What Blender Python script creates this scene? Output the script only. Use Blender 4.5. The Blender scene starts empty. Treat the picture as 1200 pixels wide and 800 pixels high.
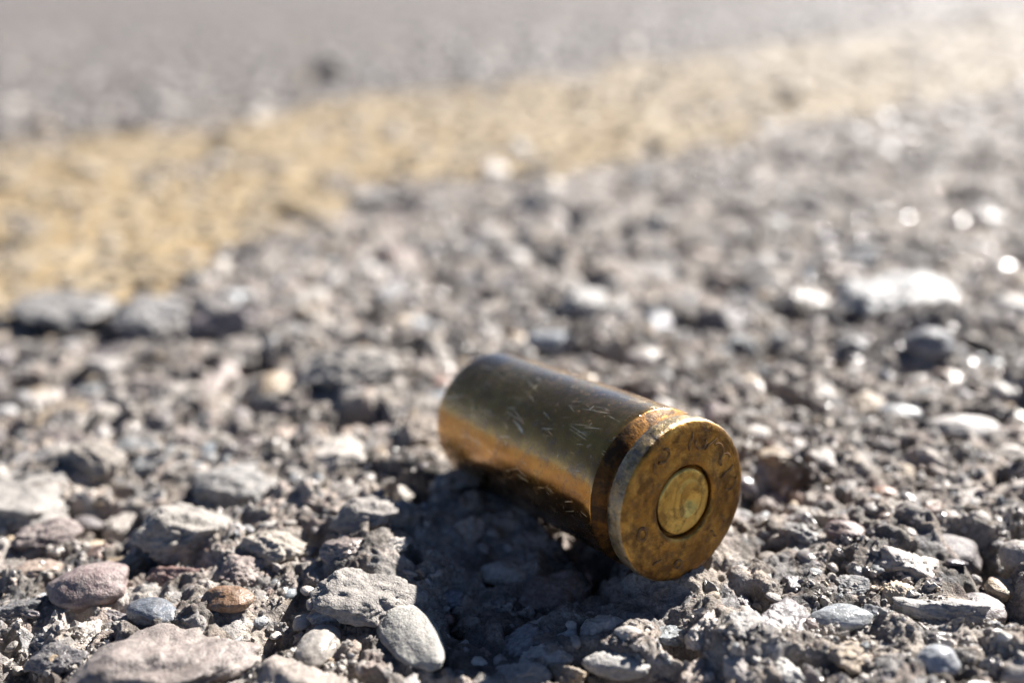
import bpy, math, random
import numpy as np
from mathutils import Vector, Matrix, Euler, noise as mnoise

# ------------------------------------------------------------------ camera, sky, sun, exposure
# one Blender unit is one centimetre of the real place
S = bpy.context.scene
C = S.collection
random.seed(7)
rng = np.random.default_rng(7)
FPX, PITCH, ROLL, CAM_H = 1165.0, math.radians(21.38), -0.0454, 3.57     # focal length in pixels of a 1200 px wide frame
cam_d = bpy.data.cameras.new("camera")
cam = bpy.data.objects.new("camera", cam_d)
C.objects.link(cam)
cam.matrix_world = Matrix.Translation((0, 0, CAM_H)) @ Matrix.Rotation(math.pi / 2 - PITCH, 4, 'X') @ Matrix.Rotation(ROLL, 4, 'Z')
cam_d.sensor_width = 36
cam_d.lens = FPX * 36 / 1200
cam_d.clip_start, cam_d.clip_end = 0.5, 60000
cam_d.dof.use_dof = True
cam_d.dof.focus_distance = 5.8
cam_d.dof.aperture_fstop = 0.168
S.camera = cam

SUN_AZ, SUN_EL = math.radians(48), math.radians(35)       # azimuth clockwise from +Y
w = bpy.data.worlds.new("World")
S.world = w
w.use_nodes = True
nt = w.node_tree
sky = nt.nodes.new("ShaderNodeTexSky")
sky.sky_type = 'NISHITA'
sky.sun_disc = False
sky.sun_elevation = SUN_EL
sky.sun_rotation = SUN_AZ
sky.altitude = 2200            # thin clear air of a high desert
sky.dust_density = 0.2
sky.air_density = 0.5
bg = nt.nodes["Background"]
bg.inputs[1].default_value = 0.05
nt.links.new(sky.outputs[0], bg.inputs[0])
sun_d = bpy.data.lights.new("sun", 'SUN')
sun_d.energy = 5.0
sun_d.angle = math.radians(0.53)
sun_d.color = (1.0, 0.955, 0.9)
sun = bpy.data.objects.new("sun", sun_d)
C.objects.link(sun)
sdir = Vector((math.sin(SUN_AZ) * math.cos(SUN_EL), math.cos(SUN_AZ) * math.cos(SUN_EL), math.sin(SUN_EL)))
sun.rotation_euler = sdir.to_track_quat('Z', 'Y').to_euler()
sun.location = (0, 0, 50)
S.view_settings.view_transform = 'Standard'
S.view_settings.look = 'None'
S.view_settings.exposure = 1.76
S.cycles.use_denoising = True
S.cycles.max_bounces = 6
S.cycles.sample_clamp_direct = 40
S.cycles.sample_clamp_indirect = 6

# ------------------------------------------------------------------ numpy noise
def _h(ix, iy, seed):
    a = (ix.astype(np.int64) * 374761393 + iy.astype(np.int64) * 668265263 + seed * 974634777) & 0xFFFFFFFF
    a = ((a ^ (a >> 13)) * 1274126177) & 0xFFFFFFFF
    a = ((a ^ (a >> 16)) * 2246822519) & 0xFFFFFFFF
    return ((a ^ (a >> 15)) & 0xFFFFFF) / float(0x1000000)

def pn(x, y, seed):
    ix, iy = np.floor(x), np.floor(y)
    fx, fy = x - ix, y - iy
    def g(dx, dy):
        t = _h(ix + dx, iy + dy, seed) * 6.2831853
        return np.cos(t) * (fx - dx) + np.sin(t) * (fy - dy)
    u = fx * fx * fx * (fx * (fx * 6 - 15) + 10)
    v = fy * fy * fy * (fy * (fy * 6 - 15) + 10)
    a = g(0, 0); b = g(1, 0); c = g(0, 1); d = g(1, 1)
    return ((a + (b - a) * u) * (1 - v) + (c + (d - c) * u) * v) * 1.5

def domes(x, y, seed, r=0.62, keep=0.8):
    """rounded stones half sunk in the surface: 0 between them, up to 1 on top"""
    ix, iy = np.floor(x), np.floor(y)
    best = np.zeros_like(x)
    for dx in (-1, 0, 1):
        for dy in (-1, 0, 1):
            cx, cy = ix + dx, iy + dy
            a = _h(cx, cy, seed); b = _h(cx, cy, seed + 1); k = _h(cx, cy, seed + 2)
            px, py = cx + a, cy + b
            rr = r * (0.45 + 0.55 * k)
            th = a * 40; el = 0.75 + 0.5 * b
            ex, ey = x - px, y - py
            qx = (ex * np.cos(th) + ey * np.sin(th)) * el
            qy = (-ex * np.sin(th) + ey * np.cos(th)) / el
            d = (qx * qx + qy * qy) / (rr * rr)
            hgt = np.sqrt(np.clip(1 - d, 0, 1)) * rr / r * (k < keep)
            best = np.maximum(best, hgt)
    return best

def sstep(a, b, x):
    t = np.clip((x - a) / (b - a), 0, 1)
    return t * t * (3 - 2 * t)

# ------------------------------------------------------------------ pixel of the photograph -> place on the ground
def ray(px, py):
    a, b = (px - 600) / FPX, (py - 400) / FPX
    u = a * math.cos(ROLL) + b * math.sin(ROLL); v = -a * math.sin(ROLL) + b * math.cos(ROLL)
    return np.array([u, math.cos(PITCH) - v * math.sin(PITCH), -math.sin(PITCH) - v * math.cos(PITCH)])
def at(px, py, z=0.0):
    r = ray(px, py)
    return np.array([0, 0, CAM_H]) + r * ((z - CAM_H) / r[2])

# ------------------------------------------------------------------ where the cartridge case lies
YAW, TILT = 0.6029, -0.086
_r = ray(803.2, 588.0)
HEAD = np.array([0, 0, CAM_H]) + _r * 5.80
AX = np.array([-math.sin(YAW) * math.cos(TILT), math.cos(YAW) * math.cos(TILT), math.sin(TILT)])
LEN, R_RIM, R_BODY, R_MOUTH = 2.03, 0.498, 0.4955, 0.483

# ------------------------------------------------------------------ ground height
LN, LO, HI = np.array([-0.58, 0.8146]), 13.0, 24.6         # painted line: normal, near and far edge
def paint_mask(x, y):
    d = x * LN[0] + y * LN[1]
    e = 1.5 * pn(x * .22, y * .22, 71) + .9 * pn(x * .6, y * .6, 72) + .5 * pn(x * 1.7, y * 1.7, 73)
    m = np.minimum(d - LO + .3 * np.clip(-x - 3, 0, 6), HI - d) + e
    wear = pn(x * .45, y * .45, 74) + .7 * pn(x * 1.3, y * 1.3, 75) + .45 * pn(x * 3.4, y * 3.4, 76)
    return np.minimum(m, 1.6 * (0.66 - .012 * np.clip(.81 * x + .58 * y - 14, 0, 22) - wear))

MOUNDS = []      # (x, y, radius, height)
def height(x, y, sp=0.0):
    f = lambda lam: 1 - sstep(.35 * lam, .9 * lam, sp + 0 * x)
    wx = x + .12 * pn(x * 1.1, y * 1.1, 5); wy = y + .12 * pn(x * 1.1 + 9, y * 1.1, 6)
    z = .05 * pn(x * .22, y * .22, 1) + .04 * pn(x * .6, y * .6, 2)
    z += f(.9) * (.14 * domes(wx * 1.0, wy * 1.0, 11, .60, .55) - .03)
    z += f(.45) * .09 * domes(wx * 2.3, wy * 2.3, 21, .60, .75)
    rough = .5 + .5 * np.clip(pn(x * .9, y * .9, 8) * 1.6, -1, 1)
    z += f(.2) * .045 * domes(wx * 5.5, wy * 5.5, 31, .62, .8) * (.5 + .8 * rough)
    z += f(.09) * .022 * domes(x * 12, y * 12, 41, .64, .85) * (.4 + rough)
    z += f(.3) * .035 * pn(wx * 3.1, wy * 3.1, 51) + f(.12) * .024 * pn(x * 8, y * 8, 52)
    z += f(.05) * .014 * (1 - 2 * np.abs(pn(x * 19, y * 19, 53)))
    pit = sstep(.28, .62, pn(wx * 1.55, wy * 1.55, 61))
    z -= f(.5) * .22 * pit
    pit2 = sstep(.35, .6, pn(wx * 3.9, wy * 3.9, 62))
    z -= f(.25) * .14 * pit2
    pm = paint_mask(x, y)
    z = z * (1 - .72 * sstep(-.1, .5, pm)) * (1 - .45 * sstep(14, 35, y))
    for mx, my, mr, mh in MOUNDS:
        z = z + mh * np.exp(-((x - mx) ** 2 + (y - my) ** 2) / (mr * mr))
    # the ground never rises into the cartridge case
    a2 = AX[:2] / np.linalg.norm(AX[:2])
    s = (x - HEAD[0]) * a2[0] + (y - HEAD[1]) * a2[1]
    q = np.abs((x - HEAD[0]) * a2[1] - (y - HEAD[1]) * a2[0])
    inside = (s > -.01) & (s < LEN + .01) & (q < .53)
    under = HEAD[2] + s * math.tan(TILT) - np.sqrt(np.clip(R_RIM ** 2 - q * q, 0, None)) - .006
    z = np.where(inside, np.minimum(z, under), z)
    return z
def h1(x, y, sp=0.0):
    return float(height(np.array([float(x)]), np.array([float(y)]), np.array([sp]))[0])

_m = HEAD + AX * 1.85
MOUNDS += [(HEAD[0] + AX[0] * .1, HEAD[1] + AX[1] * .1, .30, .10), (_m[0], _m[1], .5, -.05)]
for px, py, mr, mh in ((620, 690, .6, -.16), (520, 690, .4, -.08), (710, 700, .35, -.06), (440, 600, .30, .08), (505, 556, .3, .07),
                       (420, 665, .30, .08), (40, 575, .5, .08), (870, 620, .3, -.05), (150, 560, .25, -.12),
                       (225, 575, .2, -.12), (318, 745, .14, -.2), (1180, 690, .3, -.16), (410, 450, .5, .1), (1065, 385, .45, -.15),
                       (150, 385, .4, -.18), (660, 372, .3, -.12)):
    p = at(px, py); MOUNDS.append((p[0], p[1], mr, mh))

# ------------------------------------------------------------------ materials
def mat(name):
    m = bpy.data.materials.new(name); m.use_nodes = True
    return m, m.node_tree, m.node_tree.nodes["Principled BSDF"]
class N:
    def __init__(s, t): s.t = t
    def n(s, typ, **k):
        o = s.t.nodes.new("ShaderNode" + typ)
        for a, b in k.items(): setattr(o, a, b)
        return o
    def put(s, sock, v):
        if hasattr(v, 'is_output'): s.t.links.new(v, sock)
        elif isinstance(v, (tuple, list)): sock.default_value = tuple(v) if len(v) == len(sock.default_value) else tuple(v) + (1,)
        else: sock.default_value = v
    def noise(s, vec, scale, detail=3, rough=.6, out=0):
        o = s.n("TexNoise"); s.put(o.inputs['Vector'], vec); o.inputs['Scale'].default_value = scale
        o.inputs['Detail'].default_value = detail; o.inputs['Roughness'].default_value = rough
        return o.outputs[out]
    def ramp(s, fac, *stops):
        o = s.n("ValToRGB"); s.put(o.inputs[0], fac); e = o.color_ramp.elements
        while len(e) < len(stops): e.new(.5)
        for i, (p, c) in enumerate(stops):
            e[i].position = p; e[i].color = (c, c, c, 1) if not isinstance(c, tuple) else tuple(c) + (1,)
        return o.outputs[0]
    def mix(s, fac, a, b, mode='MIX'):
        o = s.n("Mix", data_type='RGBA', blend_type=mode)
        s.put(o.inputs[0], fac); s.put(o.inputs[6], a); s.put(o.inputs[7], b)
        return o.outputs[2]
    def math(s, op, a, b=0.0):
        o = s.n("Math", operation=op); s.put(o.inputs[0], a); s.put(o.inputs[1], b)
        return o.outputs[0]
    def maprange(s, v, a, b, c, d):
        o = s.n("MapRange"); s.put(o.inputs[0], v)
        for i, q in enumerate((a, b, c, d)): s.put(o.inputs[i + 1], q)
        return o.outputs[0]
    def bump(s, hgt, strength, dist, nrm=None):
        o = s.n("Bump"); s.put(o.inputs['Height'], hgt); o.inputs['Strength'].default_value = strength
        o.inputs['Distance'].default_value = dist
        if nrm: s.t.links.new(nrm, o.inputs['Normal'])
        return o.outputs[0]

def stone_material(name, source):
    m, t, b = mat(name); k = N(t)
    if source == 'object':
        o = k.n("ObjectInfo"); col, gloss = o.outputs['Color'], o.outputs['Alpha']
    else:
        o = k.n("Attribute", attribute_name="tint"); col, gloss = o.outputs['Color'], o.outputs['Alpha']
    pos = k.n("NewGeometry").outputs['Position']
    n1 = k.noise(pos, 7, 4, .65); n2 = k.noise(pos, 34, 3, .7); n3 = k.noise(pos, 90, 2, .6)
    c = k.mix(1.0, col, k.ramp(n1, (.25, .55), (.5, .95), (.75, 1.35)), 'MULTIPLY')
    c = k.mix(1.0, c, k.ramp(n2, (.3, .62), (.5, 1.0), (.72, 1.3)), 'MULTIPLY')
    dust = k.ramp(k.noise(pos, 13, 5, .7), (.45, 0.0), (.68, .6))
    c = k.mix(k.math('MULTIPLY', dust, k.math('SUBTRACT', 1.0, gloss)), c, (.36, .325, .29))
    grain = k.ramp(n3, (.68, 0.0), (.74, .7))
    c = k.mix(grain, c, (.55, .52, .48))
    k.put(b.inputs['Base Color'], c)
    r = k.maprange(gloss, 0, 1, .72, .12)
    k.put(b.inputs['Roughness'], k.math('ADD', r, k.math('MULTIPLY', k.math('MULTIPLY', k.math('SUBTRACT', n2, .5), .4), k.math('SUBTRACT', 1.0, k.math('MULTIPLY', gloss, .85)))))
    bs = None
    for hgt, st, di in ((n1, .65, .035), (n2, .7, .018), (n3, .65, .008)):
        o = k.n('Bump'); k.put(o.inputs['Height'], hgt); o.inputs['Distance'].default_value = di
        k.put(o.inputs['Strength'], k.math('MULTIPLY', st, k.math('SUBTRACT', 1.0, k.math('MULTIPLY', gloss, .75))))
        if bs: t.links.new(bs, o.inputs['Normal'])
        bs = o.outputs[0]
    k.put(b.inputs['Normal'], bs)
    return m
M_STONE = stone_material("stone_surface", 'object')
M_AGG = stone_material("aggregate_surface", 'attribute')

def ground_material():
    m, t, b = mat("weathered_asphalt"); k = N(t)
    pos = k.n("NewGeometry").outputs['Position']
    big = k.noise(pos, .5, 3, .6); n1 = k.noise(pos, 3.2, 4, .65); n2 = k.noise(pos, 14, 4, .7); n3 = k.noise(pos, 60, 3, .7)
    v = k.n("TexVoronoi"); k.put(v.inputs['Vector'], pos); v.inputs['Scale'].default_value = 7.5
    cell = v.outputs['Color']
    sep = k.n("SeparateColor"); k.put(sep.inputs[0], cell)
    c = k.ramp(n1, (.25, (.08, .074, .069)), (.42, (.19, .175, .163)), (.58, (.30, .277, .256)), (.75, (.42, .388, .36)))
    tint = k.ramp(sep.outputs[0], (.0, (.75, .8, .88)), (.25, (1.0, .98, .95)), (.55, (1.12, 1.0, .86)), (.75, (1.0, .86, .8)), (1.0, (1.3, 1.28, 1.22)))
    c = k.mix(.75, c, tint, 'MULTIPLY')
    c = k.mix(1.0, c, k.ramp(n2, (.28, .6), (.5, 1.0), (.72, 1.35)), 'MULTIPLY')
    c = k.mix(1.0, c, k.ramp(n3, (.3, .65), (.5, 1.0), (.7, 1.3)), 'MULTIPLY')
    c = k.mix(1.0, c, k.ramp(big, (.3, .85), (.7, 1.15)), 'MULTIPLY')
    c = k.mix(1.0, c, k.ramp(k.noise(pos, 1.5, 5, .65), (.47, 1.12), (.6, .4)), 'MULTIPLY')      # bare bitumen where the dust is gone
    dp = k.n("VectorMath", operation='DOT_PRODUCT'); k.put(dp.inputs[0], pos); dp.inputs[1].default_value = (LN[0], LN[1], 0)
    c = k.mix(k.maprange(dp.outputs['Value'], 22.5, 26.0, 0.0, 1.0), c, k.mix(1.0, c, (.52, .53, .55), 'MULTIPLY'))   # the lane beyond the line: darker, less dusty asphalt
    k.put(b.inputs['Base Color'], c)
    k.put(b.inputs['Roughness'], k.maprange(n2, .3, .7, .68, .95)); b.inputs['Specular IOR Level'].default_value = .35
    bs = k.bump(n2, .9, .04); bs = k.bump(n3, .9, .018, bs); bs = k.bump(k.noise(pos, 150, 2, .6), .7, .006, bs)
    k.put(b.inputs['Normal'], bs)
    return m
M_GROUND = ground_material()

def paint_material():
    m, t, b = mat("worn_yellow_paint"); k = N(t)
    pos = k.n("NewGeometry").outputs['Position']
    n1 = k.noise(pos, 1.1, 5, .65); n2 = k.noise(pos, 9, 4, .7)
    c = k.ramp(n1, (.3, (.18, .12, .056)), (.5, (.245, .178, .088)), (.68, (.26, .215, .15)))
    c = k.mix(1.0, c, k.ramp(n2, (.28, .65), (.5, 1.0), (.72, 1.2)), 'MULTIPLY')
    c = k.mix(k.ramp(k.noise(pos, 3.0, 4, .7), (.55, 0.0), (.68, .75)), c, (.26, .235, .215))
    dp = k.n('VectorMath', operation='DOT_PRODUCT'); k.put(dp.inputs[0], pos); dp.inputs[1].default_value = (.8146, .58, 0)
    c = k.mix(k.maprange(dp.outputs['Value'], 10, 34, 0.0, .75), c, (.235, .21, .175))      # paler along the line: grazing glare mixed into the worn colour
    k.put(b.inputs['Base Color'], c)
    b.inputs['Roughness'].default_value = .85
    k.put(b.inputs['Normal'], k.bump(n2, .5, .03))
    return m
M_PAINT = paint_material()

# brass: UV is (distance round the barrel, distance along it) in cm
def brass(name, kind):
    m, t, b = mat(name); k = N(t)
    uv = k.n("UVMap", uv_map="wrap").outputs[0]
    obj = k.n("TexCoord").outputs['Object']
    a = k.noise(obj, 3.2, 5, .65); f = k.noise(obj, 16, 4, .7); g = k.noise(obj, 55, 3, .65)
    if kind == 'body':
        c = k.ramp(a, (.3, (.25, .105, .015)), (.5, (.40, .19, .026)), (.7, (.52, .29, .06)))
        c = k.mix(k.ramp(f, (.5, 0.0), (.66, .6)), c, (.19, .115, .06))
        rough = k.math('ADD', k.maprange(a, .3, .7, .16, .27), k.maprange(f, .45, .7, 0, .14))
        sc = None
        for i, (th, su, sv, lo, sd) in enumerate(((.25, 75, 2.4, .70, 3.1), (-.3, 66, 3.2, .715, 7.7), (-.12, 90, 1.1, .69, 20.2), (.4, 70, 1.6, .705, 25.0), (2.6, 60, 7, .725, 31.0), (1.7, 55, 11, .715, 41.0), (.12, 60, .9, .70, 55.0))):
            mp = k.n("Mapping", vector_type='TEXTURE'); k.put(mp.inputs[0], uv); mp.inputs['Rotation'].default_value = (0, 0, th)
            mp.inputs['Scale'].default_value = (1 / su, 1 / sv, 1); mp.inputs['Location'].default_value = (sd, sd * .7, sd)
            s_ = k.ramp(k.noise(mp.outputs[0], 1.0, 1, .4), (lo, 0.0), (lo + .03, 1.0))
            sc = s_ if sc is None else k.math('MAXIMUM', sc, s_)
        sc = k.math('MULTIPLY', sc, k.ramp(k.noise(obj, 5.5, 2, .5), (.47, 0.0), (.57, 1.0)))
        c = k.mix(k.math('MULTIPLY', sc, .75), c, (.85, .72, .48))
        rough = k.math('ADD', rough, k.math('MULTIPLY', sc, .15))
        dirt = k.ramp(k.noise(obj, 24, 4, .75), (.62, 0.0), (.72, .7))
        b.inputs['Coat Weight'].default_value = .45; b.inputs['Coat IOR'].default_value = 1.75; b.inputs['Coat Roughness'].default_value = .16
        k.put(b.inputs['Metallic'], k.math('SUBTRACT', 1.0, dirt))
        c = k.mix(dirt, c, (.28, .245, .2))
        k.put(b.inputs['Roughness'], k.math('ADD', rough, k.math('MULTIPLY', dirt, .4)))
        bs = k.bump(f, .12, .012); bs = k.bump(sc, .35, .006, bs); bs = k.bump(g, .12, .004, bs)
        lw = k.n("Mapping"); k.put(lw.inputs[0], uv); lw.inputs['Scale'].default_value = (1.2, 26, 1)
        bs = k.bump(k.noise(lw.outputs[0], 1.0, 3, .6), .05, .01, bs)
    elif kind == 'head':
        c = k.ramp(a, (.32, (.12, .05, .012)), (.5, (.36, .185, .036)), (.66, (.58, .34, .085)))
        c = k.mix(k.ramp(k.noise(obj, 7, 5, .6), (.44, 0.0), (.6, .75)), c, (.06, .026, .012))
        dirt = k.ramp(k.noise(obj, 9, 5, .75), (.5, 0.0), (.7, .75))
        c = k.mix(dirt, c, (.10, .052, .02))
        k.put(b.inputs['Metallic'], k.math('SUBTRACT', .9, k.math('MULTIPLY', dirt, .6)))
        k.put(b.inputs['Roughness'], k.maprange(f, .35, .65, .28, .5))
        sx_ = k.n('SeparateXYZ'); k.put(sx_.inputs[0], obj)
        rr_ = k.math('SQRT', k.math('ADD', k.math('MULTIPLY', sx_.outputs[0], sx_.outputs[0]), k.math('MULTIPLY', sx_.outputs[1], sx_.outputs[1])))
        cb = k.n('CombineXYZ'); k.put(cb.inputs[0], k.math('MULTIPLY', rr_, 55.0))
        bs = k.bump(a, .35, .03); bs = k.bump(k.noise(cb.outputs[0], 1.0, 2, .6), .35, .01, bs); bs = k.bump(f, .5, .018, bs); bs = k.bump(g, .4, .008, bs)
    elif kind == 'groove':
        c = k.ramp(a, (.35, (.10, .042, .01)), (.65, (.24, .115, .025)))  # grimy brass, its colour darkened further to hold the recess's shade
        c = k.mix(k.ramp(k.noise(obj, 7, 5, .75), (.42, 0.0), (.56, .92)), c, (.035, .022, .014))
        b.inputs['Metallic'].default_value = .85
        k.put(b.inputs['Roughness'], k.maprange(f, .35, .65, .38, .6))
        bs = k.bump(f, .3, .014); bs = k.bump(g, .2, .006, bs)
    elif kind == 'edge':
        c = k.ramp(a, (.3, (.30, .19, .08)), (.6, (.46, .34, .17)))
        dirt = k.ramp(k.noise(obj, 12, 5, .75), (.4, 0.0), (.62, .9))
        c = k.mix(dirt, c, (.16, .135, .105))
        c = k.mix(k.ramp(k.noise(obj, 4.5, 5, .7), (.48, 0.0), (.6, .9)), c, (.05, .045, .042))
        k.put(b.inputs['Metallic'], k.math('SUBTRACT', .95, k.math('MULTIPLY', dirt, .8)))
        k.put(b.inputs['Roughness'], k.maprange(f, .35, .65, .3, .6))
        bs = k.bump(f, .6, .02); bs = k.bump(g, .5, .01, bs)
    else:
        c = k.ramp(a, (.3, (.42, .24, .05)), (.6, (.66, .44, .12)))
        c = k.mix(k.ramp(k.noise(obj, 8, 5, .65), (.48, 0.0), (.62, .8)), c, (.2, .115, .035))
        b.inputs['Metallic'].default_value = .95
        k.put(b.inputs['Roughness'], k.maprange(f, .35, .65, .28, .5))
        bs = k.bump(f, .25, .014); bs = k.bump(g, .25, .006, bs)
    k.put(b.inputs['Base Color'], c); k.put(b.inputs['Normal'], bs)
    return m
M_BODY, M_HEAD, M_EDGE, M_PRIMER = brass("tarnished_brass", 'body'), brass("grimy_brass", 'head'), brass("scuffed_brass", 'edge'), brass("primer_brass", 'primer')
M_GROOVE = brass("shaded_grimy_groove", 'groove')
M_SOOT, _t, _b = mat("sooty_inside"); _b.inputs['Base Color'].default_value = (.03, .026, .022, 1); _b.inputs['Roughness'].default_value = .8
M_STAMP, _t, _b = mat("grimy_stamp")
_k = N(_t); _f = _k.noise(_k.n("TexCoord").outputs['Object'], 20, 4, .7)
_k.put(_b.inputs['Base Color'], _k.ramp(_f, (.36, (.06, .028, .012)), (.6, (.24, .125, .035)))); _b.inputs['Roughness'].default_value = .6; _b.inputs['Metallic'].default_value = .5

# ------------------------------------------------------------------ mesh helpers
def mesh_np(name, v, faces, material, smooth=True):
    """faces: (n, k) integer array, all with k corners"""
    me = bpy.data.meshes.new(name)
    v = np.asarray(v, np.float32); faces = np.asarray(faces, np.int32)
    n, kk = faces.shape
    me.vertices.add(len(v)); me.vertices.foreach_set("co", v.ravel())
    me.loops.add(n * kk); me.loops.foreach_set("vertex_index", faces.ravel())
    me.polygons.add(n); me.polygons.foreach_set("loop_start", np.arange(0, n * kk, kk, dtype=np.int32))
    me.polygons.foreach_set("use_smooth", np.full(n, smooth))
    me.update(calc_edges=True)
    if material: me.materials.append(material)
    return me
def link(name, data, parent=None, **props):
    o = bpy.data.objects.new(name, data); C.objects.link(o)
    if parent: o.parent = parent
    for a, b in props.items(): o[a] = b
    return o

def ico(level):
    p = (1 + 5 ** .5) / 2
    v = [(-1, p, 0), (1, p, 0), (-1, -p, 0), (1, -p, 0), (0, -1, p), (0, 1, p), (0, -1, -p), (0, 1, -p), (p, 0, -1), (p, 0, 1), (-p, 0, -1), (-p, 0, 1)]
    v = [np.array(q) / np.linalg.norm(q) for q in v]
    f = [(0, 11, 5), (0, 5, 1), (0, 1, 7), (0, 7, 10), (0, 10, 11), (1, 5, 9), (5, 11, 4), (11, 10, 2), (10, 7, 6), (7, 1, 8),
         (3, 9, 4), (3, 4, 2), (3, 2, 6), (3, 6, 8), (3, 8, 9), (4, 9, 5), (2, 4, 11), (6, 2, 10), (8, 6, 7), (9, 8, 1)]
    for _ in range(level):
        cache, nf = {}, []
        def mid(a, b):
            key = (min(a, b), max(a, b))
            if key not in cache:
                q = v[a] + v[b]; v.append(q / np.linalg.norm(q)); cache[key] = len(v) - 1
            return cache[key]
        for a, b, c in f:
            x, y, z = mid(a, b), mid(b, c), mid(c, a)
            nf += [(a, x, z), (b, y, x), (c, z, y), (x, y, z)]
        f = nf
    return np.array(v), np.array(f)
ICO = {l: ico(l) for l in range(5)}

def rock_verts(dirs, kind, seed, fine):
    r_ = np.random.default_rng(seed)
    off = Vector(r_.uniform(-50, 50, 3))
    if kind == 'round':
        rad = np.ones(len(dirs))
        pl = r_.normal(size=(5, 3)); pl /= np.linalg.norm(pl, axis=1)[:, None]; dd = r_.uniform(.78, 1.05, 5)
    else:
        rad = np.full(len(dirs), 1.25)
        pl = r_.normal(size=(13, 3)); pl /= np.linalg.norm(pl, axis=1)[:, None]; dd = r_.uniform(.62, 1.0, 13)
    for q, d in zip(pl, dd):
        c = dirs @ q
        lim = np.where(c > .05, d / np.maximum(c, .05), 9)
        kk = .10 if kind == 'round' else .045
        hh = np.clip(.5 + .5 * (lim - rad) / kk, 0, 1)          # smooth minimum: worn edges
        rad = lim * (1 - hh) + rad * hh - kk * hh * (1 - hh)
    out = np.empty((len(dirs), 3))
    for i, d in enumerate(dirs):
        p = Vector(d)
        n_ = .14 * mnoise.noise(p * 1.3 + off) + (.045 if kind == 'round' else .13) * mnoise.noise(p * 3.2 + off)
        if fine:
            n_ += (.014 if kind == 'round' else .10) * mnoise.noise(p * 7.5 + off) + (.008 if kind == 'round' else .05) * mnoise.noise(p * 17 + off)
        out[i] = d * (rad[i] + n_)
    return out
KINDS = [('round', s) for s in range(9)] + [('angular', 100 + s) for s in range(13)]
ROCK = {}
for i, (kd, sd) in enumerate(KINDS):
    ROCK[i] = {l: rock_verts(ICO[l][0], kd, sd, l >= 3) for l in (1, 2, 4)}
STONE_MESH = [mesh_np("stone", ROCK[i][4], ICO[4][1], M_STONE) for i in range(len(KINDS))]
ROUND = list(range(9)); ANG = list(range(9, 22))

PALETTE = [((.26, .245, .235), 5), ((.33, .30, .275), 5), ((.20, .205, .215), 3), ((.42, .39, .355), 4), ((.235, .2, .187), 3),
           ((.31, .25, .21), 2), ((.15, .135, .14), 3), ((.5, .475, .445), 2), ((.39, .31, .22), 2), ((.24, .265, .285), 2), ((.22, .155, .13), 1)]
_pc = [c for c, n in PALETTE for _ in range(n)]
def tint():
    c = np.array(random.choice(_pc)) * random.uniform(.6, 1.25)
    return tuple(np.clip(c * np.array((.97, .95, .925)), .02, .75))
def gloss_of():
    u = random.random()
    return random.uniform(.0, .25) if u < .5 else random.uniform(.25, .6) if u < .74 else random.uniform(.7, 1.0)

# ------------------------------------------------------------------ ground: one sheet, fine near the camera, out to the horizon
near = np.arange(3.0, 9.5, .0118)
far = np.geomspace(9.5, 95, 520)[1:]
ys = np.concatenate([[-4000, -1200, -400, -120, -40, -10, -3, 0, 2, 2.6], near, far, [110, 140, 220, 380, 600, 1100, 2500, 8000, 30000]])
us = np.linspace(-1, 1, 1000)
side = np.geomspace(1.03, 60, 26)
us = np.concatenate([-side[::-1], us, side])
halfw = .74 * np.clip(ys, 3.3, None) + 1.6
halfw = np.where(ys < 3.3, halfw + (3.3 - ys) * .35, halfw)
X = halfw[:, None] * us[None, :]; Y = np.repeat(ys[:, None], len(us), 1)
sx = np.gradient(us)[None, :] * halfw[:, None]; sy = np.gradient(ys)[:, None]
SP = np.maximum(sx, sy * np.ones_like(sx) * .8)
Z = height(X.ravel(), Y.ravel(), SP.ravel()).reshape(X.shape)
nr, nc = X.shape
V = np.stack([X.ravel(), Y.ravel(), Z.ravel()], 1)
idx = np.arange(nr * nc).reshape(nr, nc)
F = np.stack([idx[:-1, :-1].ravel(), idx[:-1, 1:].ravel(), idx[1:, 1:].ravel(), idx[1:, :-1].ravel()], 1)
ground = link("asphalt", mesh_np("asphalt", V, F, M_GROUND), kind="structure")

# ------------------------------------------------------------------ worn paint of the road line, a thin coat over the asphalt
PMv = paint_mask(X.ravel(), Y.ravel())
vis = (np.abs(us) <= 1.0)[None, :] & ((ys > 7) & (ys < 95))[:, None]
ok = (PMv > 0) & vis.ravel()
keep = ok[F].all(1)
PF = F[keep]
uq, inv = np.unique(PF.ravel(), return_inverse=True)
PV = V[uq].copy(); PV[:, 2] += .004 + .012 * np.clip(PMv[uq] * 4, 0, 1)
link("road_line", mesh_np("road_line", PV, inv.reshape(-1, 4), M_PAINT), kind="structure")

# ------------------------------------------------------------------ cartridge case
def lathe(name, prof, seg, material, mats=None, jitter=None):
    """prof: list of (radius, z); closes at radius 0 ends"""
    v, f, uvs, mi = [], [], [], []
    n = len(prof)
    for i in range(seg):
        a = 2 * math.pi * i / seg
        for r, z in prof:
            dr, dz = jitter(a, r, z) if jitter else (0, 0)
            v.append(((r + dr) * math.cos(a), (r + dr) * math.sin(a), z + dz))
    acc = np.concatenate([[0], np.cumsum([math.hypot(prof[j + 1][0] - prof[j][0], prof[j + 1][1] - prof[j][1]) for j in range(n - 1)])])
    for i in range(seg):
        k = (i + 1) % seg
        for j in range(n - 1):
            f.append((i * n + j, k * n + j, k * n + j + 1, i * n + j + 1))
            for (q, jj) in ((i, j), (i + 1, j), (i + 1, j + 1), (i, j + 1)):
                uvs.append((q / seg * 3.12, acc[jj]))
            mi.append(mats[j] if mats else 0)
    me = mesh_np(name, np.array(v), np.array(f), material)
    l = me.uv_layers.new(name="wrap")
    l.data.foreach_set("uv", np.array(uvs, np.float32).ravel())
    me.polygons.foreach_set("material_index", np.array(mi, np.int32))
    return me

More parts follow.
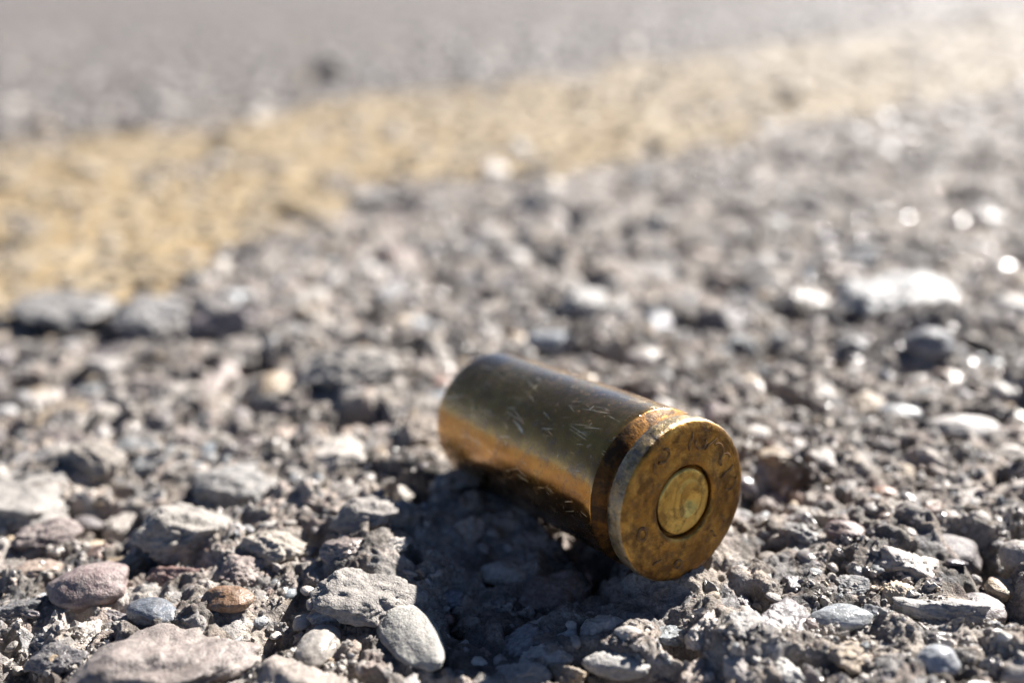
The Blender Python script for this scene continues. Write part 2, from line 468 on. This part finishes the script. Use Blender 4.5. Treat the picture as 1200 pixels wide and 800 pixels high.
def fine_profile(pts, step):
    out = [pts[0]]
    for a, b in zip(pts[:-1], pts[1:]):
        k = max(1, int(math.hypot(b[0] - a[0], b[1] - a[1]) / step))
        out += [(a[0] + (b[0] - a[0]) * t / k, a[1] + (b[1] - a[1]) * t / k) for t in range(1, k + 1)]
    return out

case = link("cartridge_case", None, label="spent brass cartridge case lying on its side on the rough asphalt", category="cartridge case")
zq = Vector(AX).to_track_quat('Z', 'Y')
case.matrix_world = Matrix.Translation(Vector(HEAD)) @ zq.to_matrix().to_4x4()

def body_j(a, r, z):
    p = Vector((math.cos(a) * 1.3, math.sin(a) * 1.3, z * 1.2))
    return .0035 * mnoise.noise(p * 1.4) + .0012 * mnoise.noise(p * 6), 0
bp = fine_profile([(.40, .150), (.40, .222), (.405, .228), (.4925, .272), (.4955, .282), (.4952, .6), (.488, 1.4), (.481, 1.985)], .05)
bp += [(.479, 2.008), (.475, 2.022), (.469, 2.03), (.462, 2.03), (.457, 2.026), (.455, 2.015)]
nb = len(bp)
bp += fine_profile([(.455, 2.015), (.445, 1.2), (.43, .35), (.30, .30), (.001, .30)], .12)[1:]
mi = [2 if q[1] < .271 else 0 for q in bp[:nb - 1]] + [1] * (len(bp) - nb)
body = lathe("case_body", bp, 128, M_BODY, mi, body_j)
body.materials.append(M_SOOT); body.materials.append(M_GROOVE)
link("case_body", body, case)

def rim_j(a, r, z):
    p = Vector((math.cos(a) * r * 2, math.sin(a) * r * 2, z * 3))
    e = .0016 * mnoise.noise(p * 5) + .0011 * mnoise.noise(p * 16)
    nick = .0
    if r > .47:
        nick = -.010 * max(0, mnoise.noise(p * 9 + Vector((3, 7, 1))) - .15) - .004 * max(0, mnoise.noise(p * 22))
    return e + nick, (.0022 * mnoise.noise(p * 4 + Vector((9, 0, 0))) + .0012 * mnoise.noise(p * 13)) * (1 if r > .25 else .3)
rp = fine_profile([(.001, .045), (.222, .045), (.2235, .012), (.228, .003), (.236, -.004), (.262, -.005), (.285, .0), (.30, .001), (.455, .0), (.474, .004), (.488, .014), (.496, .028), (.498, .04), (.498, .105), (.494, .120), (.480, .127), (.401, .1505)], .016)
mi = []
for (r0, z0), (r1, z1) in zip(rp[:-1], rp[1:]):
    mi.append(1 if (r0 > .478 and z0 > .006) else 0)
rim = lathe("rim", rp, 220, M_HEAD, mi, rim_j)
rim.materials.append(M_EDGE)
rim_o = link("rim", rim, case)

zax = zq @ Vector((0, 0, 1)); upw = Vector((0, 0, 1)); upw = (upw - zax * upw.dot(zax)).normalized()
inv_q = zq.inverted()
LU = inv_q @ upw                                     # "up" in the case's own axes
LR = inv_q @ (zax.cross(upw)); LR = -LR if (zq @ LR).x < 0 else LR
DENT = LR * .038 - LU * .006
def primer_j(a, r, z):
    p = Vector((math.cos(a) * r, math.sin(a) * r, 0))
    d = (p - Vector((DENT.x, DENT.y, 0))).length * (1 + .12 * math.sin(2 * a + 1))
    dent = .026 * (1 - float(sstep(.0, .085, np.float64(d)))) - .008 * math.exp(-((d - .098) / .016) ** 2) - .0025 * math.exp(-((d - .145) / .014) ** 2)
    return 0, dent * (1 - sstep(.17, .205, np.float64(r))) + .002 * mnoise.noise(p * 14)
pp = fine_profile([(.001, .006), (.185, .006), (.198, .010), (.206, .020), (.2085, .032), (.2085, .05)], .008)
link("primer", lathe("primer", pp, 96, M_PRIMER, None, primer_j), case)

def ring_mesh(name, r, tube, material, sq=1.0):
    v, f = [], []
    A, B = 32, 8
    for i in range(A):
        a = 2 * math.pi * i / A
        for j in range(B):
            b = 2 * math.pi * j / B
            v.append(((r + tube * math.cos(b)) * math.cos(a) * sq, (r + tube * math.cos(b)) * math.sin(a), .45 * tube * math.sin(b)))
    for i in range(A):
        for j in range(B):
            f.append((i * B + j, (i + 1) % A * B + j, (i + 1) % A * B + (j + 1) % B, i * B + (j + 1) % B))
    return mesh_np(name, v, f, material)
# worn stamp marks of the head: a clear O on the left, a small ring low down, blurred strokes upper right
def on_head(ang, rr):                                # ang from up, towards the viewer's right
    p = LU * (math.cos(ang) * rr) + LR * (math.sin(ang) * rr)
    return p
def stamp(me, ang, rr, spin=0.0):
    o = link("stamp_mark", me, rim_o)
    p = on_head(ang, rr)
    base = math.atan2(p.y, p.x)
    o.matrix_local = Matrix.Translation((p.x, p.y, -.0005)) @ Matrix.Rotation(base + spin, 4, 'Z')
    return o
stamp(ring_mesh("stamp_ring", .038, .012, M_STAMP, .85), math.radians(-103), .352)
stamp(ring_mesh("stamp_ring", .028, .011, M_STAMP, .8), math.radians(-168), .385)
def arc_mesh(r, tube, a0, a1):
    v, f = [], []
    for i in range(15):
        a = a0 + (a1 - a0) * i / 14
        for j, (q, z) in enumerate(((-1, .002), (-.5, -.005), (.5, -.005), (1, .002))):
            v.append(((r + q * tube) * math.cos(a), (r + q * tube) * math.sin(a) * 1.25, z))
    for i in range(14):
        for j in range(3):
            f.append((i * 4 + j, i * 4 + j + 1, i * 4 + j + 5, i * 4 + j + 4))
    return mesh_np("stamp_arc", v, f, M_STAMP)
def stroke(l, wd=.02):
    v, f = [], []
    for i in range(9):
        t = i / 8 - .5
        ww = wd * (1 - (2 * t) ** 4 * .7)
        bend = .006 * math.sin(t * 5)
        for j, (q, z) in enumerate(((-1, .002), (-.5, -.0055), (.5, -.0055), (1, .002))):
            v.append((t * l, q * ww / 2 + bend, z))
    for i in range(8):
        for j in range(3):
            f.append((i * 4 + j, i * 4 + j + 1, i * 4 + j + 5, i * 4 + j + 4))
    return mesh_np("stamp_stroke", v, f, M_STAMP)
ST = [stroke(.115, .022), stroke(.07, .02), arc_mesh(.036, .009, .6, 4.6), arc_mesh(.04, .009, -1.6, 1.5)]
for i, (a_, rr, sp, k_) in enumerate(((10, .37, .1, 0), (23, .36, .3, 2), (37, .375, .5, 0), (50, .365, .2, 3), (64, .37, 2.1, 2), (78, .36, -.3, 0),
                                      (91, .375, 1.2, 3), (-38, .36, .4, 1), (-24, .375, -.1, 2), (126, .375, .3, 1), (143, .36, -.2, 1), (-140, .385, .6, 1))):
    stamp(ST[k_], math.radians(a_), rr, sp)

# ------------------------------------------------------------------ stones with a place of their own
# (px, py, width px, depth/width, height/width, spin deg, shape, colour, gloss, sunk share, label or None)
HERO = [
 (185, 824, 180, .7, .45, 10, 'a0', (.30, .25, .225), .3, .30, "large grey brown stone cut by the bottom edge, below the blue grey pebble"),
 (345, 822, 160, .7, .45, -20, 'a2', (.36, .31, .27), .1, .35, "broad pale brown stone at the bottom edge, beside the smooth grey pebble"),
 (480, 762, 62, 2.2, .55, 28, 'r2', (.37, .36, .33), .15, .25, "smooth pale grey oblong pebble half in the cartridge shadow"),
 (104, 684, 88, .75, .62, 15, 'r3', (.27, .20, .19), .2, .25, "purple brown rounded pebble with a shadowed left side near the lower left corner"),
 (178, 718, 66, .6, .5, -35, 'r4', (.19, .21, .24), .55, .3, "small dark blue grey oblong pebble above the big grey brown stone"),
 (264, 706, 60, .65, .55, -5, 'r5', (.30, .175, .10), .45, .3, "glossy orange brown pebble between the blue grey pebble and the black hollow"),
 (213, 618, 92, .8, .72, 20, 'a0', (.34, .31, .275), .0, .25, "rough rounded grey stone standing highest left of the cartridge shadow"),
 (312, 634, 78, .7, .6, -12, 'a8', (.44, .385, .32), .15, .28, "tan stone with a pale sunlit right side"),
 (286, 664, 66, .8, .7, 30, 'a1', (.37, .295, .265), .05, .3, "flaky pinkish stone just below the tan stone"),
 (205, 674, 74, .45, .35, 0, 'a2', (.25, .15, .13), .2, .35, "dark red flat stone lying between the pinkish stone and the purple brown pebble"),
 (60, 768, 64, .6, .42, -15, 'a12', (.17, .16, .165), .35, .3, "dark grey flat pebble near the bottom left corner"),
 (12, 718, 64, .6, .42, 0, 'a7', (.15, .15, .155), .35, .3, "blackish pebble cut by the left edge of the photo"),
 (383, 718, 34, .8, .75, 0, 'a3', (.37, .395, .42), .45, .25, "tiny pale blue angular pebble beside the smooth grey pebble"),
 (916, 762, 50, 1.5, 1.15, 32, 'a4', (.56, .54, .51), .2, .3, "tall white flake leaning left, biggest of the white chips right below the cartridge"),
 (868, 738, 44, 1.0, .8, 10, 'a5', (.40, .38, .36), .1, .3, "grey wedge shaped chip touching the tall white flake"),
 (866, 772, 26, 1.8, .9, 25, 'a6', (.46, .41, .38), .1, .3, "slim pale sliver in front of the tall white flake"),
 (983, 724, 72, .55, .42, -5, 'r1', (.46, .48, .49), .75, .3, "shiny bluish white pebble right of the tall white flake"),
 (1100, 776, 46, .9, .95, 20, 'r3', (.5, .51, .53), .85, .25, "glinting silvery pebble near the bottom right corner"),
 (1112, 716, 84, .5, .42, -22, 'a7', (.42, .40, .38), .1, .35, "long pale ridge shaped stone with a dark shadow below it near the right edge"),
 (990, 624, 44, .7, .5, -10, 'r5', (.23, .155, .135), .5, .2, "small maroon bean shaped pebble right of the cartridge head"),
 (938, 622, 44, .9, .8, 0, 'a8', (.26, .25, .245), .2, .3, "dull grey blunt pebble between the cartridge head and the maroon pebble"),
 (1037, 578, 30, .8, .7, 0, 'r6', (.36, .19, .11), .5, .3, "rust red pebble beside a white glinting patch, right of the cartridge"),
 (722, 760, 76, .5, .42, -14, 'r4', (.47, .45, .42), .2, .3, "pale pebble on the lower edge of the cartridge shadow"),
 (736, 743, 32, .7, .6, 0, 'r0', (.5, .46, .42), .15, .3, "tiny cream pebble resting behind the pale pebble at the shadow edge"),
 (604, 792, 60, .7, .5, 5, 'a11', (.42, .40, .37), .15, .3, "pale blunt stone at the bottom edge directly below the cartridge shadow"),
 (645, 692, 78, .8, .45, 10, 'a9', (.27, .20, .175), .15, .35, "brown stone wholly inside the cartridge shadow"),
 (523, 702, 48, .8, .55, 0, 'a10', (.27, .31, .36), .3, .35, "bluish stone wholly inside the cartridge shadow"),
 (903, 450, 34, .7, .6, 0, 'r2', (.6, .6, .59), 1.0, .2, "small brightly glinting white pebble behind the cartridge rim"),
 (1052, 484, 54, .5, .38, -10, 'r0', (.55, .55, .55), .7, .3, "white flat pebble behind and right of the cartridge, nearer of a blurred pair"),
 (1128, 497, 78, .5, .3, -4, 'r8', (.5, .455, .42), .35, .35, "long pinkish white flat stone near the right edge behind the cartridge"),
 (1042, 352, 122, .7, .42, 12, 'a11', (.46, .46, .455), .3, .3, "large blurred pale stone with a deep black shadow under it, upper right"),
 (1090, 407, 54, .8, .8, 0, 'r3', (.22, .225, .24), .3, .3, "blurred dark grey pebble in front of the large pale stone"),
 (600, 384, 42, .8, .8, 0, 'r5', (.46, .335, .21), .55, .25, "blurred tan pebble with a white glint behind the cartridge mouth"),
 (655, 396, 84, .5, .42, -18, 'r6', (.43, .45, .47), .6, .3, "blurred bluish white oblong pebble beside the tan pebble"),
 (690, 356, 84, .7, .5, 5, 'a12', (.38, .365, .345), .3, .3, "blurred flat grey stone behind the bluish white oblong pebble"),
 (172, 372, 118, .8, .55, 8, 'a1', (.27, .265, .265), .25, .25, "large blurred dark grey stone with a black hollow at its left"),
 (68, 362, 88, .8, .45, -8, 'a5', (.31, .30, .29), .2, .3, "blurred grey stone at the left edge below the yellow paint"),
 (268, 382, 74, .8, .6, 0, 'a7', (.2, .165, .175), .2, .3, "blurred purplish black stone right of the large dark grey stone"),
 (4, 476, 26, .9, .9, 0, 'r1', (.62, .61, .6), .4, .3, "small round white pebble at the left edge of the photo"),
 (408, 446, 118, .8, .5, 0, 'a2', (.46, .42, .375), .05, .35, None),
 (500, 462, 96, .9, .32, 20, 'a4', (.30, .33, .36), .3, .6, None),
 (490, 496, 56, .9, .8, 10, 'a6', (.41, .33, .265), .05, .3, None),
 (438, 606, 84, .8, .66, 10, 'a0', (.33, .30, .275), .05, .35, None),
 (424, 672, 104, .8, .5, -10, 'a9', (.36, .33, .30), .0, .35, None),
 (530, 572, 60, .7, .6, 25, "a5", (.40, .37, .33), .1, .3, None),
 (20, 572, 120, .9, .4, 0, 'a3', (.40, .375, .345), .0, .6, None),
 (120, 598, 70, .8, .7, 0, 'a8', (.37, .325, .28), .0, .3, None),
 (45, 630, 62, .7, .6, 20, 'a11', (.34, .27, .25), .05, .3, None),
 (278, 560, 110, .8, .6, -15, 'a10', (.37, .36, .345), .1, .6, None),
 (150, 540, 90, .7, .4, -15, 'a12', (.36, .37, .375), .1, .6, None),
 (388, 82, 30, 1.2, 1.1, 0, 'a3', (.05, .05, .055), .1, .2, "small black lump far off beyond the yellow line"),
]
G_PEB = "loose pebbles on the asphalt"
placed = []           # x, y, r
parts = []            # fixed stones that belong to the asphalt
def put_stone(name, mesh, x, y, z, rx, ry, rz, spin, tiltv, col, gl, parent=None):
    o = bpy.data.objects.new(name, mesh); C.objects.link(o)
    o.location = (x, y, z); o.scale = (rx, ry, rz)
    o.rotation_euler = (tiltv[0], tiltv[1], spin)
    o.color = (*col, gl)
    if parent: o.parent = parent
    return o
for (px, py, wd, dp, ht, spin, sh, col, gl, sunk, lab) in HERO:
    col = tuple(c * (.62 if lab else .55) for c in col); sunk += .1
    p = at(px, py)
    dist = np.linalg.norm(p - np.array([0, 0, CAM_H]))
    rx = wd * dist / FPX / 2; rz = rx * ht * .85; ry = rx * dp
    p = at(px, py, .5 * rz + h1(p[0], p[1], .1))
    p[1] += .12 * ry
    hz = h1(p[0], p[1], .12)
    i = int(sh[1:]); me = STONE_MESH[ROUND[i] if sh[0] == 'r' else ANG[i]]
    if lab:
        o = put_stone("pebble", me, p[0], p[1], hz + rz * (1 - 2 * sunk), rx, ry, rz, math.radians(spin), (random.uniform(-.1, .1), random.uniform(-.1, .1)), col, gl)
        o["label"] = lab; o["category"] = "pebble"; o["group"] = G_PEB
    else:
        put_stone("stone", me, p[0], p[1], hz + rz * (1 - 2 * sunk), rx, ry, rz, math.radians(spin), (random.uniform(-.2, .2), random.uniform(-.2, .2)), col, gl, ground)
        parts.append(1)
    placed.append((p[0], p[1], .9 * max(rx, ry)))

# ------------------------------------------------------------------ the other stones of the asphalt
cell = {}
def ckey(x, y): return int(math.floor(x / 1.2)), int(math.floor(y / 1.2))
for q in placed: cell.setdefault(ckey(q[0], q[1]), []).append(q)
a2 = AX[:2] / np.linalg.norm(AX[:2])
def free(x, y, r, tight):
    s = (x - HEAD[0]) * a2[0] + (y - HEAD[1]) * a2[1]; q = abs((x - HEAD[0]) * a2[1] - (y - HEAD[1]) * a2[0])
    if -.12 - r < s < LEN + .1 + r and q < .5 + r * .8: return False
    cx, cy = ckey(x, y)
    for i in (-1, 0, 1):
        for j in (-1, 0, 1):
            for (a, b, c) in cell.get((cx + i, cy + j), ()):
                if (a - x) ** 2 + (b - y) ** 2 < (tight * (c + r)) ** 2: return False
    return True
cand = []
def scatter(n, y0, y1, r0, r1, tight, wfac=.74):
    got = 0
    for _ in range(n):
        y = y0 + (y1 - y0) * random.random() if y1 < 15 else math.sqrt(random.uniform(y0 * y0, y1 * y1))
        x = random.uniform(-1, 1) * (wfac * y + 1.6)
        r = r0 * (r1 / r0) ** (random.random() ** 1.7)
        if not free(x, y, r, tight): continue
        cell.setdefault(ckey(x, y), []).append((x, y, r)); cand.append((x, y, r)); got += 1
    return got
scatter(160, 2.9, 13, .24, .42, .9)
scatter(4300, 2.8, 13, .11, .26, .8)
scatter(18500, 2.8, 11, .045, .12, .86)
scatter(600, 23, 70, .4, .75, .95)
scatter(3500, 13, 60, .2, .5, .95)
scatter(6800, 11, 32, .09, .2, .92)
cand.sort(key=lambda q: -q[2] / math.hypot(q[1], CAM_H) * (1 if abs(q[0]) < .45 * q[1] + .7 else .3))
cx = np.array([q[0] for q in cand]); cy = np.array([q[1] for q in cand])
hz = height(cx, cy, np.full(len(cx), .3)); pm = paint_mask(cx, cy)
n_ind = 296 - len(parts)
SV, SF, SC, base = [], [], [], 0
for i, (x, y, r) in enumerate(cand):
    ang = random.random() < .9
    ki = random.choice(ANG if ang else ROUND)
    rx = r * random.uniform(.85, 1.15); ry = r * random.uniform(.6, 1.0); rz = r * random.uniform(.4, .65)
    e = Euler((random.uniform(-.35, .35), random.uniform(-.35, .35), random.uniform(0, 6.28)))
    col, gl = tint(), gloss_of()
    if pm[i] > .1:
        rz *= .45
    if pm[i] > 0 and random.random() < .95:
        col = tuple(np.array((.215, .17, .11)) * random.uniform(.8, 1.15)); gl = random.uniform(0, .3)
    if r > .2: gl = min(gl, .5)
    elif y > 8 and x > -.2 * y and random.random() < .38: gl = random.uniform(.85, 1)
    z = hz[i] - rz + min(r, .3) * random.uniform(.05, .42) + .02
    if i < n_ind:
        put_stone("stone", STONE_MESH[ki], x, y, z, rx, ry, rz, e.z, (e.x, e.y), col, gl, ground)
    else:
        lv = 2 if r / math.hypot(y, CAM_H) > .02 else 1
        v = ROCK[ki][lv] * np.array([rx, ry, rz])
        v = v @ np.array(e.to_matrix()).T + np.array([x, y, z])
        SV.append(v); SF.append(ICO[lv][1] + base); base += len(v)
        SC.append(np.tile(np.array([*col, gl]), (len(v), 1)))
def stuff(name, SV, SF, SC, parent, smooth=True):
    me = mesh_np(name, np.concatenate(SV), np.concatenate(SF), M_AGG, smooth)
    at_ = me.attributes.new("tint", 'FLOAT_COLOR', 'POINT')
    at_.data.foreach_set("color", np.concatenate(SC).astype(np.float32).ravel())
    return link(name, me, parent, kind="stuff")
stuff("aggregate", SV, SF, SC, ground)

# ------------------------------------------------------------------ grit between the stones
SV, SF, SC, base = [], [], [], 0
NG = 30000
gy = 3.4 + (10 - 3.4) * rng.random(NG) ** 1.2
gx = (rng.random(NG) * 2 - 1) * (.66 * gy + 1.3)
gr = .010 * (.046 / .010) ** (rng.random(NG) ** 1.9)
dens = pn(gx * 1.2, gy * 1.2, 91) + .6 * pn(gx * 3, gy * 3, 92)
gz = height(gx, gy, np.full(NG, .01))
s_ = (gx - HEAD[0]) * a2[0] + (gy - HEAD[1]) * a2[1]; q_ = np.abs((gx - HEAD[0]) * a2[1] - (gy - HEAD[1]) * a2[0])
okg = (dens > -.05) & ~((s_ > -.1) & (s_ < LEN + .1) & (q_ < .53))
for i in np.nonzero(okg)[0]:
    lv = 1 if gr[i] > .024 else 0
    d, f = ICO[lv]
    v = d * (1 + .24 * rng.standard_normal((len(d), 1))) * gr[i] * rng.uniform(.5, 1.15, 3)
    e = Euler(tuple(rng.uniform(0, 6.28, 3)))
    v = v @ np.array(e.to_matrix()).T + np.array([gx[i], gy[i], gz[i] - gr[i] * .1])
    SV.append(v); SF.append(f + base); base += len(v)
    gc = np.array((.25, .225, .2)) * rng.uniform(.7, 1.4) if rng.random() < .7 else np.array(tint())
    SC.append(np.tile(np.array([*gc, gloss_of()]), (len(v), 1)))
stuff("grit", SV, SF, SC, ground, False)
